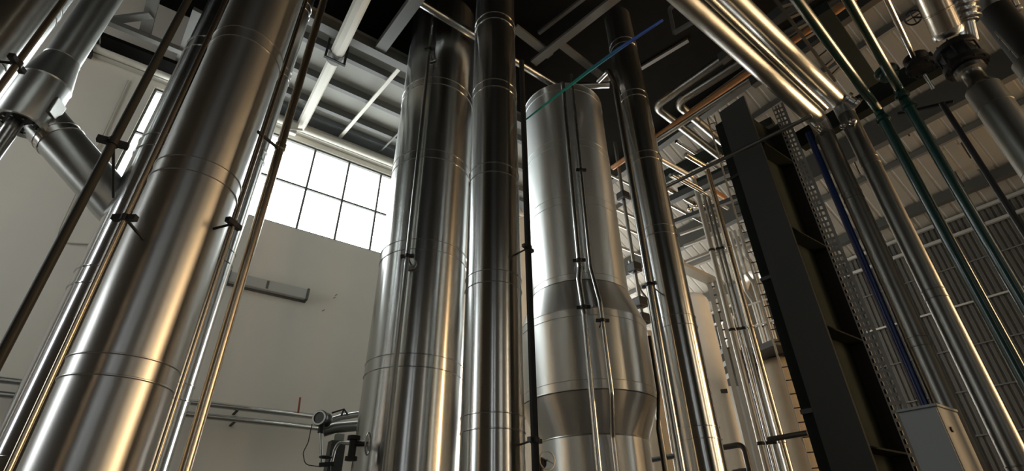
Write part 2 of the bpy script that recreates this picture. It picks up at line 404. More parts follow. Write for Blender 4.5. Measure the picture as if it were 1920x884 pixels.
# the two pipes up the vessel front, one straight with a joint, one following the bulge
r = thing('vessel_pipe', 'left and straighter of two pipes up the bulging vessel', 'pipe', pol(44.15, 8.55), 'pipes on the bulging vessel')
c = pol(44.15, 8.55); G().tube(bend([(c.x,c.y,0),(c.x,c.y,5.15),pol(43.9,8.62,5.9),pol(44.15,8.75,6.2),pol(44.2,8.75,11.3)], .1), .05, 24).build('pipe_run', 'steel', r)
clamp_on(r, pol(44.15,8.72), .05, 6.35, colO, .3, True)
clamp_on(r, pol(44.15,8.55), .05, 5.3, colO, .2)
r = thing('vessel_pipe', 'right hand of two pipes up the bulging vessel, kinked around its bulge', 'pipe', pol(46.0, 8.6), 'pipes on the bulging vessel')
G().tube(bend([pol(45.9,8.85,0), pol(45.9,8.85,3.15), pol(46.3,8.5,3.75), pol(46.15,8.5,5.35), pol(45.5,8.8,6.2), pol(45.65,8.8,11.6)], .15), .04, 24).build('pipe_run', 'steel', r)
clamp_on(r, pol(46.2,8.5), .04, 5.0, colO, .24); clamp_on(r, pol(45.6,8.8), .034, 8.6, colO, .2)

# ------------------------------------------------------------------ tapered duct with branch, top left
c = pol(-17.1, 7.5)
r = thing('tapered_duct', 'tapered clad duct widening downward with an angled branch, top left', 'duct', (c.x, c.y, 6.05))
G().lathe(c, [(.195, 7.25), (.195, 9.25)], 64, cap0=False).build('upper_section', 'duct', r)
G().lathe(c, [(.205, 9.25), (.205, 13.8)], 64, cap0=False).build('top_section', 'duct', r)
G().lathe(c, [(.268, 6.78), (.275, 6.80), (.268, 6.82), (.197, 7.25), (.203, 7.26), (.197, 7.27)], 64, cap0=False, cap1=False).build('cone', 'duct', r)
G().lathe(c, [(.20, 6.12), (.262, 6.10), (.268, 6.12), (.268, 6.78)], 64, cap0=False, cap1=False).build('wide_section', 'duct', r)
fl = G().lathe(c, [(.12, 6.16), (.215, 6.16), (.215, 6.13), (.12, 6.13)], 48, cap0=False, cap1=False).build('bottom_flange', 'black', r)
for k in range(10):
    a = 2*PI*k/10; q = c+Vector((.165*math.cos(a), .165*math.sin(a), 6.095)); G().lathe(q, [(.014, 0), (.014, .036)], 6).build('flange_bolt', 'steel', fl)
G().lathe(c, [(.05, 6.17), (.13, 6.165)], 32, cap0=True, cap1=True).build('inner_disc', 'black', r)
# inspection plate on the wide section
tv = Vector((-c.x, -c.y, 0)).normalized(); sd = Vector((tv.y, -tv.x, 0)); sd = -sd if (sd.dot(Vector((1,0,0))) < 0) else sd
q = c+(tv*.62+sd*.78).normalized()*.262+Vector((0,0,6.42)); nn = (tv*.62+sd*.78).normalized()
G().beam(q, q+nn*.03, .20, .26).build('inspection_plate', 'steel', r, smooth=False, bevel=.006)
b0 = A(62, 206, 7.72); b1 = A(236, 405, 7.3)
bd = (b1-b0).normalized(); bl = (b1-b0).length
G().lathe(b0, [(.262, .05), (.262, bl)], 64, d=bd).build('branch', 'duct', r)
G().lathe(b0, [(.264, .46), (.272, .465), (.272, .475), (.264, .48), (.264, .55), (.272, .555), (.272, .565), (.264, .57)], 64, d=bd, cap0=False, cap1=False).build('seam_band', 'seam', r)

standpipe('standpipe', 'silver pipe hanging below the open flange of the tapered duct', -17.4, 7.5, .08, 0, 6.12, 'steel')
# inclined bright duct in the corner
p0, p1 = A(-95, 150, 6.3), A(75, -60, 6.3)
r = thing('inclined_duct', 'bright inclined round duct cutting the top left corner', 'duct', p0)
e = (p1-p0).normalized(); G().cyl(p0-e*1.2, p1+e*2, .30, 64).build('duct_run', 'steel', r)
G().lathe(p0, [(.302, .3), (.31, .305), (.31, .325), (.302, .33)], 64, d=e, cap0=False, cap1=False).build('seam_band', 'seam', r)

# ------------------------------------------------------------------ wall mounted things
r = thing('strip_light', 'unlit grey twin strip light fixed slantwise-looking on the pale wall', 'light', (1.65, 11.9, 6.78))
r['label'] = 'unlit long strip light fixed on the pale wall below the window'
G().box((.75, 11.93, 6.72), (2.5, 11.99, 7.04)).build('mounting_tray', 'beam', r, smooth=False)
G().box((.77, 11.80, 6.75), (2.46, 11.93, 7.0)).build('diffuser', 'lamp', r, smooth=False, bevel=.02)
for x in (.74, 2.46): G().box((x, 11.79, 6.74), (x+.05, 11.94, 7.02)).build('end_cap', 'beam', r, smooth=False)
G().box((1.55, 11.79, 6.78), (1.6, 11.80, 6.97)).build('latch', 'purlin', r, smooth=False)
for zz, lb in ((4.10, 'upper of two parallel steel pipes along the pale wall'), (3.88, 'lower of two parallel steel pipes along the pale wall')):
    r = thing('wall_pipe', lb, 'pipe', (-1, 11.6, zz), 'pipes along the pale wall')
    G().cyl((-6, 11.6, zz), (3.6 if zz > 4 else 3.3, 11.6, zz), .055, 24).build('pipe_run', 'steel', r)
    for x in (-4.5, -1.6, 1.6): G().beam((x, 11.6, zz-.055), (x, 12.0, zz-.055), .05, .02).build('support_bracket', 'dark', r, smooth=False)
tag(G().tube(bend([A(240,150,y=11.97), A(112,428,y=11.97), A(106,446,y=11.97), A(125,456,y=11.97), A(170,458,y=11.97)], .3), .016, 10).build('conduit', 'cream'), 'thin conduit hooked down the pale wall behind the angled branch duct', 'conduit')
tag(G().cyl(A(559,775,y=11.55), A(563,746,y=11.55), .02, 8).build('rod', 'red'), 'short rust red rod standing up from the wall pipes', 'rod')
g = G(); 
for (x, y, s) in ((625,560,5),(604,584,3),(628,555,3)): q = A(x, y, y=11.995); g.beam(q, q+Vector((.05,0,.05)), .01, .015)
trim(g, 'purlin')

# pale tube light run under the joists by the window
p0, p1, p2 = A(564,238,z=11.55), A(630,104,z=11.55), A(693,-30,z=11.55)
r = thing('pale_duct', 'long pale square-edged duct running down from the roof to the window head', 'duct', p0)
r['label'] = 'long pale tube running from the roof edge to the window head'
G().tube([p0, p1], [.125, .13], 8).build('lower_length', 'cream', r, smooth=False)
G().tube([p1, p2+(p2-p1)*.3], .155, 8).build('upper_length', 'cream', r, smooth=False)
d1 = (p1-p0).normalized(); G().cyl(p1-d1*.18, p1+d1*.12, .165, 16).build('coupling', 'beam', r)
sdv = d1.cross(Vector((0,0,1))).normalized()
for k in (-1, 1): G().beam(p1+sdv*.22*k-Vector((0,0,.18)), p1+sdv*.22*k+Vector((0,0,.5)), .05, .05).build('hanger', 'dark', r, smooth=False)
G().beam(p1-sdv*.25-Vector((0,0,.19)), p1+sdv*.25-Vector((0,0,.19)), .06, .03).build('saddle', 'dark', r, smooth=False)
r = thing('junction_fitting', 'small pale angular fitting at the top corner of the window', 'fitting', A(545,247,y=11.6))
q = A(545, 246, y=11.62); G().box((q.x-.22, 11.5, q.z-.12), (q.x+.14, 11.63, max(q.z+.08, 11.5))).build('box_body', 'cream', r, smooth=False, bevel=.02)
G().cyl((q.x-.05, 11.48, q.z-.05), (q.x+.25, 11.48, q.z+.06), .04, 12).build('spigot', 'cream', r)

# truss pieces at the top left
def bar(name, lb, p0, p1, w, h, m='beam', cat='beam', group=None, up=(0,0,1)):
    return tag(G().beam(p0, p1, w, h, Vector(up)).build(name, m, smooth=False), lb, cat, group)
bar('truss_chord', 'pale flat truss chord behind the dark pipe at top left', A(190,35,z=11.7), A(345,98,z=11.7), .14, .12)
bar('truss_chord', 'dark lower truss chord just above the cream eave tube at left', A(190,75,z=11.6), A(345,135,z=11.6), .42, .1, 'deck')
bar('truss_post', 'wide pale vertical truss member at top left', A(295,-30,z=12.2), A(272,62,z=11.8), .22, .1)
bar('truss_brace', 'pale slanting truss brace meeting the wide post at top left', A(210,38,z=11.9), A(285,28,z=11.9), .16, .08)
bar('truss_strut', 'pale strut rising behind the left mirror bright column', A(335,125,z=11.7), A(372,20,z=11.9), .2, .12)

# instrument group lower left of the broad column
D = 9.4
tv = (EYE-A(620,800,D)); tv.z = 0; tv.normalize()
r = thing('pressure_transmitter', 'dark pressure transmitter with round glass face on the wall pipework', 'instrument', A(612,800,D))
q = A(604, 786, D); ax = Vector((.55, -.83, -.1)).normalized(); ax = (EYE-q); ax = Vector((ax.x-6, ax.y, ax.z*.3)).normalized()
G().lathe(q-ax*.16, [(.09, 0), (.115, .02), (.115, .10), (.10, .12), (.10, .2), (.125, .21), (.125, .26)], 32, d=ax).build('housing', 'dark', r)
G().lathe(q+ax*.095, [(.085, 0), (.085, .008)], 28, d=ax).build('face', 'purlin', r)
G().lathe(q+ax*.10, [(.09, 0), (.115, 0), (.115, .02), (.09, .02)], 32, d=ax, cap0=False, cap1=False).build('bezel', 'rail', r)
G().cyl(q-ax*.03-Vector((0,0,.1)), q-ax*.03-Vector((0,0,.22)), .05, 16).build('neck', 'dark', r)
G().tube([q-ax*.03-Vector((0,0,.22)), A(603,868,D)], .022, 12).build('stem', 'dullsteel', r)
tag(G().tube(bend([A(585,796,D), A(578,830,D), A(568,850,D), A(572,872,D), A(600,876,D), A(628,874,D)], .12), .008, 8).build('signal_cable', 'black'), 'thin black cable looping down from the pressure transmitter', 'cable')
r = thing('elbow_pipe', 'short fat grey pipe behind the transmitter ending at the broad column', 'pipe', A(640,800,D+.3))
G().tube(bend([A(606,810,D+.3), A(628,803,D+.3), A(674,799,D+.3)], .2), .088, 28).build('pipe_run', 'dullsteel', r)
G().tube(bend([A(600,795,D+.5), A(640,783,D+.5), A(676,777,D+.5)], .2), .055, 20).build('side_pipe', 'steel', r)
r = thing('pipe_support', 'square grey steel support post under the fat grey pipe', 'post', A(640,840,D+.3,)); q = A(640, 806, D+.3); r.location = (q.x, q.y, 0); r['_o'] = [q.x, q.y, 0]
G().box((q.x-.16, q.y-.1, 0), (q.x+.08, q.y+.1, q.z-.2)).build('post', 'column', r, smooth=False)
G().box((q.x-.08, q.y-.06, q.z-.2), (q.x+.05, q.y+.06, q.z-.08)).build('saddle', 'dullsteel', r, smooth=False)
r = thing('impulse_line', 'bent small bore line with a ring coil beside the support post', 'pipe', A(610,870,D-.2))
G().tube(bend([A(660,831,D-.2), A(634,831,D-.2), A(627,845,D-.2), A(621,870,D-.2)], .1), .025, 12).build('line', 'dullsteel', r)
G().ring(A(610,858,D-.2), (0,0,1), .085, .014).build('coil', 'dark', r)
G().beam(A(598,872,D-.2), A(626,870,D-.2), .06, .05).build('manifold', 'dark', r, smooth=False)
G().cyl(A(618,872,D-.2), A(618,900,D-.2), .02).build('drain', 'dark', r)
r = thing('gate_valve', 'dark valve with a pale spoked handwheel beside the broad column foot', 'valve', A(668,835,D-1.75))
hb = A(662, 833, D-1.75); wd = (A(690,834,D-1.75)-hb); wd = Vector((.8, -.55, 0)).normalized()
G().cyl(hb-Vector((0,0,.2)), hb+Vector((0,0,.1)), .05, 16).cyl(hb+Vector((0,0,.05)), hb+Vector((0,0,.1)), .085, 16).cyl(hb-Vector((0,0,.16)), hb-Vector((0,0,.21)), .08, 16).build('body', 'dark', r)
G().tube([A(640,831,D-.25), hb], .025, 12).build('inlet', 'dullsteel', r); G().cyl(hb, hb+wd*.2, .035, 14).build('bonnet', 'black', r)
hw = G().ring(hb+wd*.2, wd, .14, .010).build('handwheel', 'rail', r)
a, b = frame(wd)
for k in range(3):
    t = PI*k/3+.4; G().cyl(hb+wd*.2-(a*math.cos(t)+b*math.sin(t))*.14, hb+wd*.2+(a*math.cos(t)+b*math.sin(t))*.14, .006, 8).build('spoke', 'rail', hw)
r = thing('bent_bracket', 'small bent bracket above the wall pipes near the broad column', 'bracket', A(640,775,D+.4))
G().tube([A(622,775,D+.4), A(645,768,D+.4), A(652,778,D+.4)], .016, 8).tube([A(645,768,D+.4), A(640,780,D+.4)], .016, 8).build('arm', 'dark', r)
# valve at foot of the vessel, bottom centre
r = thing('gate_valve', 'dark valve with round handwheel at the foot of the bulging vessel', 'valve', A(1018,868,7.6))
hb = A(1014, 868, 7.6); wd = (EYE-hb); wd.z = 0; wd.normalize()
G().cyl(hb+wd*-.1, hb+wd*.12, .045, 16).cyl(hb+wd*-.1, hb+wd*-.06, .08, 16).build('body', 'black', r)
hw = G().ring(A(1026,864,7.45), (wd+Vector((.5,0,0))).normalized(), .115, .009).build('handwheel', 'rail', r)
G().cyl(A(1026,864,7.45), hb, .012, 8).build('stem', 'dark', r)
G().cyl(A(1015,858,7.45), A(1037,870,7.45), .006, 8).build('spoke', 'rail', hw)
G().cyl(hb-Vector((.0,0,.0)), hb-Vector((0,0,hb.z)), .03, 12).build('leg_pipe', 'dark', r)

# ------------------------------------------------------------------ overhead pipes and braces, centre top
r = thing('overhead_pipe', 'dark overhead pipe crossing the tops of the two middle columns', 'pipe', (2, 6.7, 11.8))
G().tube(bend([A(765,-9,z=11.85), A(1045,163,z=11.85), A(1142,159,z=11.85)], .2), .09, 24).build('pipe_run', 'steel', r)
q = A(783, 2, z=11.9); G().cyl(q, q+Vector((0,0,2.1)), .025, 12).build('hanger', 'dark', r)
bar('brace', 'flat grey diagonal brace high above the bulging vessel', A(1000,118,z=11.9), A(1165,-12,z=11.9), .2, .08)
bar('brace', 'flat grey brace from middle column top down to the crossing brace', A(965,52,z=12.0), A(1032,104,z=12.0), .2, .08)
bar('brace', 'flat grey brace passing over the overhead pipe towards slender dim column', A(1050,82,z=12.0), A(1140,152,z=12.0), .17, .08)
bar('brace', 'thin dark brace parallel to the flat grey diagonal brace', A(1010,62,z=12.3), A(1110,-15,z=12.3), .08, .08, 'purlin')
bar('brace', 'thin grey bar slanting up to the right over slender dim column', A(1190,135,z=13.96), A(1290,75,z=13.96), .12, .08, 'purlin')
tag(G().tube([A(984,226,6.9), A(1100,136,6.3), A(1160,92,5.9), A(1242,38,5.3)], [.014, .028, .032, .02], 10).build('rope', 'rope'), 'teal and blue rope stretched slanting across the dark roof', 'rope')
# angle frame hanging at top centre right
r = thing('hanging_frame', 'open rectangular steel angle frame hanging in front of the gold pipes', 'frame', A(1265,60,5.2))
q = [A(1255,18,5.2), A(1264,62,5.2), A(1352,10,5.0), A(1310,-40,5.0)]
for k in range(4): G().beam(q[k], q[(k+1) % 4], .05, .05).build('frame_bar', 'beam', r, smooth=False)

# ------------------------------------------------------------------ the large dark building column
r = thing('building_column', 'massive dark grey steel building column, the darkest upright right of centre', 'column', (6.6, 2.63, 0))
G().box((6.1, 2.415, 0), (6.14, 2.845, 7.45)).build('flange', 'column', r, smooth=False)
G().box((7.1, 2.415, 0), (7.14, 2.845, 7.45)).build('flange', 'column', r, smooth=False)
G().box((6.14, 2.615, 0), (7.1, 2.645, 7.45)).build('web', 'recess', r, smooth=False)
for z in (2.45, 3.75, 5.1, 6.6): G().box((6.14, 2.43, z), (7.1, 2.615, z+.02))  .build('stiffener', 'recess', r, smooth=False)
r = thing('downpipe', 'black square duct against the left side of the dark building column', 'duct', (6.35, 3.06, 0))
G().box((6.25, 2.90, 0), (6.42, 3.04, 7.4)).build('duct_run', 'recess', r, smooth=False)
for z in (2.9, 4.6, 6.3): G().box((6.24, 2.85, z), (6.43, 3.05, z+.05)).build('strap', 'black', r, smooth=False)

# perforated cable tray beside it
c0, c1 = pol(71.0, 6.9), pol(72.05, 6.9)
r = thing('cable_tray', 'perforated steel cable tray standing upright beside the dark building column', 'tray', ((c0.x+c1.x)/2, (c0.y+c1.y)/2, 0))
ex = (c1-c0).normalized(); w = (c1-c0).length; g = G(); TOP = 7.3
for u in (0, .36, .64, 1.0): q = c0+ex*w*u; g.beam(q, q+Vector((0,0,TOP)), .012 if u in (0, 1.0) else .022, .004, up=ex.cross(Vector((0,0,1))))
z = 0
while z < TOP:
    g.beam(c0+Vector((0,0,z)), c1+Vector((0,0,z)), .006, .035); z += .085
g.build('perforated_plate', 'rail', r, smooth=False)
q = c1+ex*.012; G().beam(q, q+Vector((0,0,TOP)), .035, .05, up=ex.cross(Vector((0,0,1)))).build('side_rail', 'rail', r, smooth=False)

# control cabinet
r = thing('control_cabinet', 'pale grey metal control cabinet standing at the bottom right', 'cabinet', (5.65, 1.7, 0))
G().box((5.5, 1.548, .1), (5.95, 1.845, 2.60)).build('body', 'cabinet', r, smooth=False, bevel=.008)
G().box((5.485, 1.555, .12), (5.5, 1.838, 2.585)).build('door', 'cabinet', r, smooth=False, bevel=.004)
G().box((5.49, 1.54, 2.6), (5.96, 1.853, 2.625)).build('lid', 'cabinet', r, smooth=False, bevel=.006)
G().lathe((5.60, 1.547, 2.42), [(.022, 0), (.022, .012)], 14, d=(0,-1,0)).build('lock', 'black', r)
G().box((5.5, 1.548, 0), (5.95, 1.845, .1)).build('plinth', 'dark', r, smooth=False)

# ------------------------------------------------------------------ right hand pipes
standpipe('standpipe', 'deep blue pipe dropping behind the pale control cabinet', 73.5, 6.9, .042, 0, 6.6, 'blue')
def bigpipe(lb, az, d, rad, z1, m, bd, path, m2='brass'):
    c = pol(az, d); root = thing('insulated_pipe', lb, 'pipe', c)
    z = 0
    for z0 in bd+[z1]:
        G().lathe(c, [(rad, z), (rad, z0)], 48, cap0=(z == 0), cap1=False).build('cladding_section', m, root)
        if z0 != z1:
            G().lathe(c, [(rad, z0), (rad+.006, z0+.004), (rad+.006, z0+.010), (rad+.001, z0+.014), (rad+.001, z0+.10), (rad+.006, z0+.104), (rad+.006, z0+.11), (rad, z0+.114)], 48, cap0=False, cap1=False).build('seam_band', m, root); z = z0+.114
    G().tube(path, rad*1.04, 40).build('upper_run', m2, root)
    return root
def elbow_path(c, z, far, R):
    top = Vector((c.x, c.y, z)); return bend([top-Vector((0,0,R*1.6)), top, far], R, 10)
cX, cY = pol(74.95, 6.9), pol(77.6, 7.0)
zX, zY = 6.72, 6.95
bigpipe('clad pipe right of the blue pipe, turning into a gold lit overhead run', 74.95, 6.9, .112, zX-.25, 'dullsteel', [1.4, 3.4, 5.35], elbow_path(cX, zX, Vector((3.2, cX.y-.15, zX)), .16), 'duct')
bigpipe('clad pipe with warm lit right edge, second from the blue pipe', 77.6, 7.0, .108, zY-.25, 'dullsteel', [2.1, 3.9, 5.8], elbow_path(cY, zY, Vector((2.9, cY.y-.15, zY)), .16), 'duct')
tag(G().tube([Vector((3.2, cX.y-.318, zX+.02)), Vector((6.5, cX.y-.175, zX+.02))], .045, 20).build('overhead_pipe', 'steel'), 'thin gold lit pipe running beside the lower gold overhead run', 'pipe')
# elbow fitting cluster with small bright ends
r = thing('pipe_fitting', 'lumpy bright fitting cluster where the gold pipes turn down', 'fitting', A(1590,215,6.9))
G().lathe(A(1582,186,6.95), [(.06,0),(.12,.01),(.12,.05),(.09,.06),(.09,.14),(.115,.15),(.115,.19),(.07,.2)], 24, d=(.55,-.35,-.75)).build('flange', 'steel', r)
G().ball(A(1598,228,6.85), .055).build('plug', 'steel', r); G().ball(A(1580,236,6.85), .045).build('plug', 'steel', r)
r = thing('pipe_fitting', 'small bright end fitting just left of the blue pipe top', 'fitting', A(1535,232,6.75))
G().tube([A(1512,218,6.75), A(1545,248,6.75)], [.05, .062], 18).build('body', 'steel', r); G().ball(A(1533,238,6.65), .03).build('plug', 'brass', r)

def gpipe(lb, az, d, rad, px, top, endx, m='green'):
    c = pol(az, d); root = thing('green_pipe', lb, 'pipe', c, 'dark green pipes')
    t = A(*top, d=d); G().cyl(c, Vector((c.x, c.y, t.z-.12)), rad, 32).build('lower_run', m, root)
    e0 = A(*endx, z=t.z); e = e0+(e0-t)*.5
    G().tube(bend([Vector((c.x, c.y, t.z-.1)), Vector((t.x, t.y, t.z)), e], .12, 8), rad*.92, 32).build('upper_run', m, root)
    return root, t
r, t = gpipe('left of two dark green pipes dropping on the right', 80.35, 6.5, .056, 0, (1646,206), (1495,0))
G().lathe(Vector((t.x, t.y, t.z-.2)), [(.06,0),(.075,.01),(.075,.05),(.06,.06)], 28).build('collar', 'green', r)
r, t = gpipe('right of two dark green pipes dropping on the right', 82.75, 6.5, .054, 0, (1688,172), (1590,0))
G().lathe(Vector((t.x, t.y, t.z-.28)), [(.06,0),(.08,.01),(.08,.04),(.06,.06)], 28).build('collar', 'green', r)
dv = (A(1690,185,6.45)-A(1665,140,6.45)).normalized()
G().lathe(A(1664,138,6.45), [(.05,-.06),(.13,-.05),(.13,0),(.10,.02),(.10,.06),(.05,.08)], 32, d=dv).build('flange', 'green', r)
G().lathe(A(1685,168,6.45), [(.055,0),(.055,.08),(.075,.09),(.075,.12),(.05,.14)], 24, d=dv).build('valve_body', 'green', r)

# thin steel line with the black valve and the black rod below it
r = thing('instrument_line', 'thin steel line entering a black flanged valve at upper right', 'pipe', A(1711,103,6.5))
G().tube([A(1712,106,6.5), Vector((3.6, .12, A(1712,106,6.5).z))], .03, 16).build('upper_line', 'steel', r)
dv = (A(1760,170,6.6)-A(1715,100,6.6)).normalized()
G().lathe(A(1715,108,6.6), [(.10,0),(.13,.01),(.13,.05),(.10,.07),(.10,.14),(.15,.15),(.15,.20),(.08,.21)], 32, d=dv).build('valve_body', 'black', r)
for k in range(8):
    a, b = frame(dv); t = 2*PI*k/8; q = A(1715,108,6.6)+dv*.14+(a*math.cos(t)+b*math.sin(t))*.125
    G().lathe(q, [(.014,0),(.014,.10)], 6, d=dv).build('bolt', 'dark', r)
G().tube([A(1733,140,6.7), A(1750,168,6.75)], .02, 12).build('lower_line', 'steel', r)
c = pol(85.1, 6.8); standpipe('standpipe', 'narrow black pipe right of the green pipes', 85.15, 6.8, .030, 0, 6.1, 'black')
bar('cross_rod', 'thin black rod crossing level behind the narrow black pipe', A(1684,214,6.86), A(1788,191,6.86), .035, .035, 'black', 'rod')

# far right: stub, rubber joints, wide grey pipes
def joint_pipe(lb, az, d, rad, ztop, m='dullsteel', bd=()):
    c = pol(az, d); root = thing('insulated_pipe', lb, 'pipe', c)
    G().lathe(c, [(rad, 0), (rad, ztop)], 56).build('pipe_run', m, root)
    for z in bd: G().lathe(c, [(rad, z), (rad+.006, z+.004), (rad+.006, z+.012), (rad, z+.016)], 56, cap0=False, cap1=False).build('seam_band', m, root)
    return root, c
r, c = joint_pipe('wide dull grey pipe dropping at the right edge below a rubber joint', 88.25, 7.0, .168, 6.15, 'dullsteel', (5.85, 4.9))
G().lathe(c, [(.168, 6.15), (.10, 6.26), (.10, 6.42), (.15, 6.43), (.15, 6.50), (.10, 6.51)], 48).build('bright_neck', 'steel', r)
j = thing('rubber_joint', 'black rubber expansion joint between gold stub and wide grey pipe', 'joint', (c.x, c.y, 6.5))
G().lathe(c, [(.12, 6.52), (.22, 6.53), (.22, 6.60), (.17, 6.62), (.19, 6.70), (.17, 6.78), (.22, 6.80), (.22, 6.87), (.12, 6.88)], 48).build('bellows', 'black', j)
for k in range(10):
    a = 2*PI*k/10; G().cyl(c+Vector((.2*math.cos(a), .2*math.sin(a), 6.50)), c+Vector((.2*math.cos(a), .2*math.sin(a), 6.90)), .010, 8).build('tie_bolt', 'dark', j)
s = thing('pipe_stub', 'fat gold lit cylindrical stub above the rubber joint at upper right', 'pipe', (c.x, c.y, 6.9))
q0 = A(1777, 62, 7.0); q1 = A(1738, -25, 6.6)
G().tube([q0, q1+(q1-q0)*.8], .155, 48).build('cladding', 'brass', s); dq = (q1-q0).normalized()
G().lathe(q0, [(.10,-.06),(.15,-.05),(.168,-.01),(.168,.03),(.155,.035)], 48, d=dq).build('end_lip', 'steel', s)
G().lathe(q0, [(.157,.27),(.163,.275),(.163,.29),(.157,.295)], 48, d=dq, cap0=False, cap1=False).build('seam_band', 'brass', s)

r, c = joint_pipe('second wide grey pipe at the right edge, beyond the gold stub', 91.9, 7.6, .165, 6.6, 'dullsteel', (6.35, 5.6))
j = thing('bellows_joint', 'steel ribbed bellows joint at the very top right', 'joint', A(1805,30,7.4)); q0 = A(1812,42,7.4); q1 = A(1800,-10,7.3); dq = (q1-q0).normalized()
pr = []
for k in range(5): pr += [(.12, k*.09), (.165, k*.09+.02), (.165, k*.09+.045), (.12, k*.09+.065)]
G().lathe(q0, pr, 48, d=dq).build('bellows', 'steel', j); G().lathe(q0, [(.08,-.3),(.09,-.28),(.09,-.02),(.13,-.01),(.13,0)], 32, d=dq).build('neck', 'steel', j)
for lb, p0_, p1_, rad, m in (('dark pipe with bright end lip at the top right corner', (1866,30), (1840,-30), .12, 'dullsteel'), ('short gold lit stub in the top right corner', (1905,18), (1885,-25), .07, 'brass')):
    dd = 7.9 if rad > .1 else 8.4; q0 = A(*p0_, d=dd); q1 = A(*p1_, d=dd-.1); s = thing('pipe_stub', lb, 'pipe', q0); dq = (q1-q0).normalized()
    G().cyl(q0, q1+(q1-q0), rad, 36).build('cladding', m, s); G().lathe(q0, [(rad*.6,-.04),(rad*1.06,-.02),(rad*1.06,.02),(rad,.03)], 36, d=dq).build('end_lip', 'steel', s)
p0_, p1_ = A(1866,20,7.9), A(1945,120,7.9)
tag(G().tube([p0_, p1_], .17, 40).build('insulated_pipe', 'dark'), 'very dark pipe slanting into the top right corner', 'pipe')
p0_, p1_ = A(1868,62,7.6), A(1925,125,7.6)
r = thing('slotted_bracket', 'pale slotted bracket strip between the wide pipes at right edge', 'bracket', p1_)
G().beam(p0_, p1_, .09, .02).build('strip', 'rail', r, smooth=False)
for u in (.15, .5, .8): q = p0_.lerp(p1_, u); G().lathe(q-Vector((0,0,.02)), [(.022,0),(.022,.03)], 12).build('bolt', 'black', r)
# handwheel high at right
q = A(1712, 33, 7.1); nn = (EYE-q).normalized(); r = thing('handwheel', 'small dark handwheel beside the gold stub at upper right', 'valve', q)
G().ring(q, nn, .093, .012).build('rim', 'black', r); a, b = frame(nn)
G().cyl(q-a*.09, q+a*.09, .007).build('spoke', 'black', r); G().cyl(q-b*.09, q+b*.09, .007).build('spoke', 'black', r)
G().tube([q, q-nn*.12, A(1750,33,7.0)], .015).build('stem', 'black', r)

# support steel behind the pipe bends
xb = 7.25
bar('support_beam', 'thick black cross beam behind the pipe bends at upper right', Vector((xb, .42, A(1700,150,x=xb).z)), Vector((xb, 2.3, A(1700,150,x=xb).z)), .16, .30, 'recess')
bar('support_beam', 'dark cross beam at the top right above the green pipes', Vector((6.9, -.8, 9.3)), Vector((6.9, 2.9, 9.3)), .14, .2, 'column')
bar('support_beam', 'second dark cross beam near the top between gold and green pipes', Vector((7.9, -.8, 9.3)), Vector((7.9, 2.9, 9.3)), .14, .2, 'column')
bar('roof_void_bar', 'added black bar for the dark roof void behind the left green pipe', A(1535,20,z=9.0), A(1650,185,z=9.0), .30, .2, 'recess', 'duct')  # bar added in place of a dark gap in the roof
# ladder rack between gold and green runs
r = thing('cable_ladder', 'dark cable ladder with short rungs between gold and green overhead pipes', 'ladder', A(1490,40,z=8.2))
pa, pb = A(1440,-20,z=8.2), A(1565,150,z=8.2); pc, pd = A(1480,-30,z=8.2), A(1590,125,z=8.2)
G().beam(pa, pb, .04, .08).build('side_rail', 'column', r, smooth=False); G().beam(pc, pd, .04, .08).build('side_rail', 'column', r, smooth=False)
for k in range(9): u = (k+.5)/9; G().beam(pa.lerp(pb, u), pc.lerp(pd, u), .05, .03).build('rung', 'rail', r, smooth=False)
r = thing('cable_ladder', 'short runged cable ladder beside the lower gold overhead pipe', 'ladder', A(1430,60,z=8.6))
pa, pb = A(1385,10,z=8.8), A(1470,130,z=8.8); pc, pd = A(1405,2,z=8.8), A(1490,118,z=8.8)
G().beam(pa, pb, .03, .06).build('side_rail', 'column', r, smooth=False); G().beam(pc, pd, .03, .06).build('side_rail', 'column', r, smooth=False)
for k in range(8): u = (k+.5)/8; G().beam(pa.lerp(pb, u), pc.lerp(pd, u), .07, .03).build('rung', 'rail', r, smooth=False)
# level bar from the pipe bend towards the hall
tag(G().cyl(A(1522,217,6.25), A(1250,350,6.85), .028, 14).build('tie_bar', 'dullsteel'), 'long thin level bar passing in front of the dark building column', 'bar')

# hangers on the roof slope
for i, (x, y) in enumerate(((1690,228),(1762,190),(1755,270),(1802,268),(1836,318),(1790,322),(1705,320),(1560,355),(1600,300),(1580,390))):
    r_ = ray(x, y); # meets the slope
    t = (14.0+12.0*4.15/6-EYE.z)/(r_.z+r_.x*4.15/6); q = EYE+r_*t
    tn[0] += 1; struct(G().cyl(q+Vector((0,0,.0)), q-Vector((0,0,.55)), .018, 8).build('trim_%d' % tn[0], 'black'))

# ------------------------------------------------------------------ overhead pipes and steel seen between slender column and dark column
def ypipe(name, lb, p, zc, x0, pts, rad, m, cat='pipe'):
    return tag(G().tube(bend([Vector(q) for q in pts], rad*2.4, 8), rad, 24).build(name, m), lb, cat)
ypipe('overhead_pipe', 'upper of two dim pipes that elbow away above slender dim column', 0, 0, 0, [(8.4, .6, 10.73), (8.05, 5.2, 10.73), (10.9, 5.45, 10.73)], .10, 'dullsteel')
ypipe('overhead_pipe', 'lower of two dim pipes that elbow away above slender dim column', 0, 0, 0, [(8.75, 1.2, 10.62), (8.3, 4.78, 10.62), (10.9, 5.05, 10.62)], .10, 'dullsteel')
ypipe('overhead_pipe', 'rusty brown overhead pipe passing above the dark building column', 0, 0, 0, [(8.75, .8, 10.4), (8.55, 7.2, 10.4)], .07, 'orange')
ypipe('overhead_pipe', 'grey overhead pipe below the rusty brown one', 0, 0, 0, [(8.7, .8, 10.05), (8.3, 6.2, 10.05)], .06, 'dullsteel')
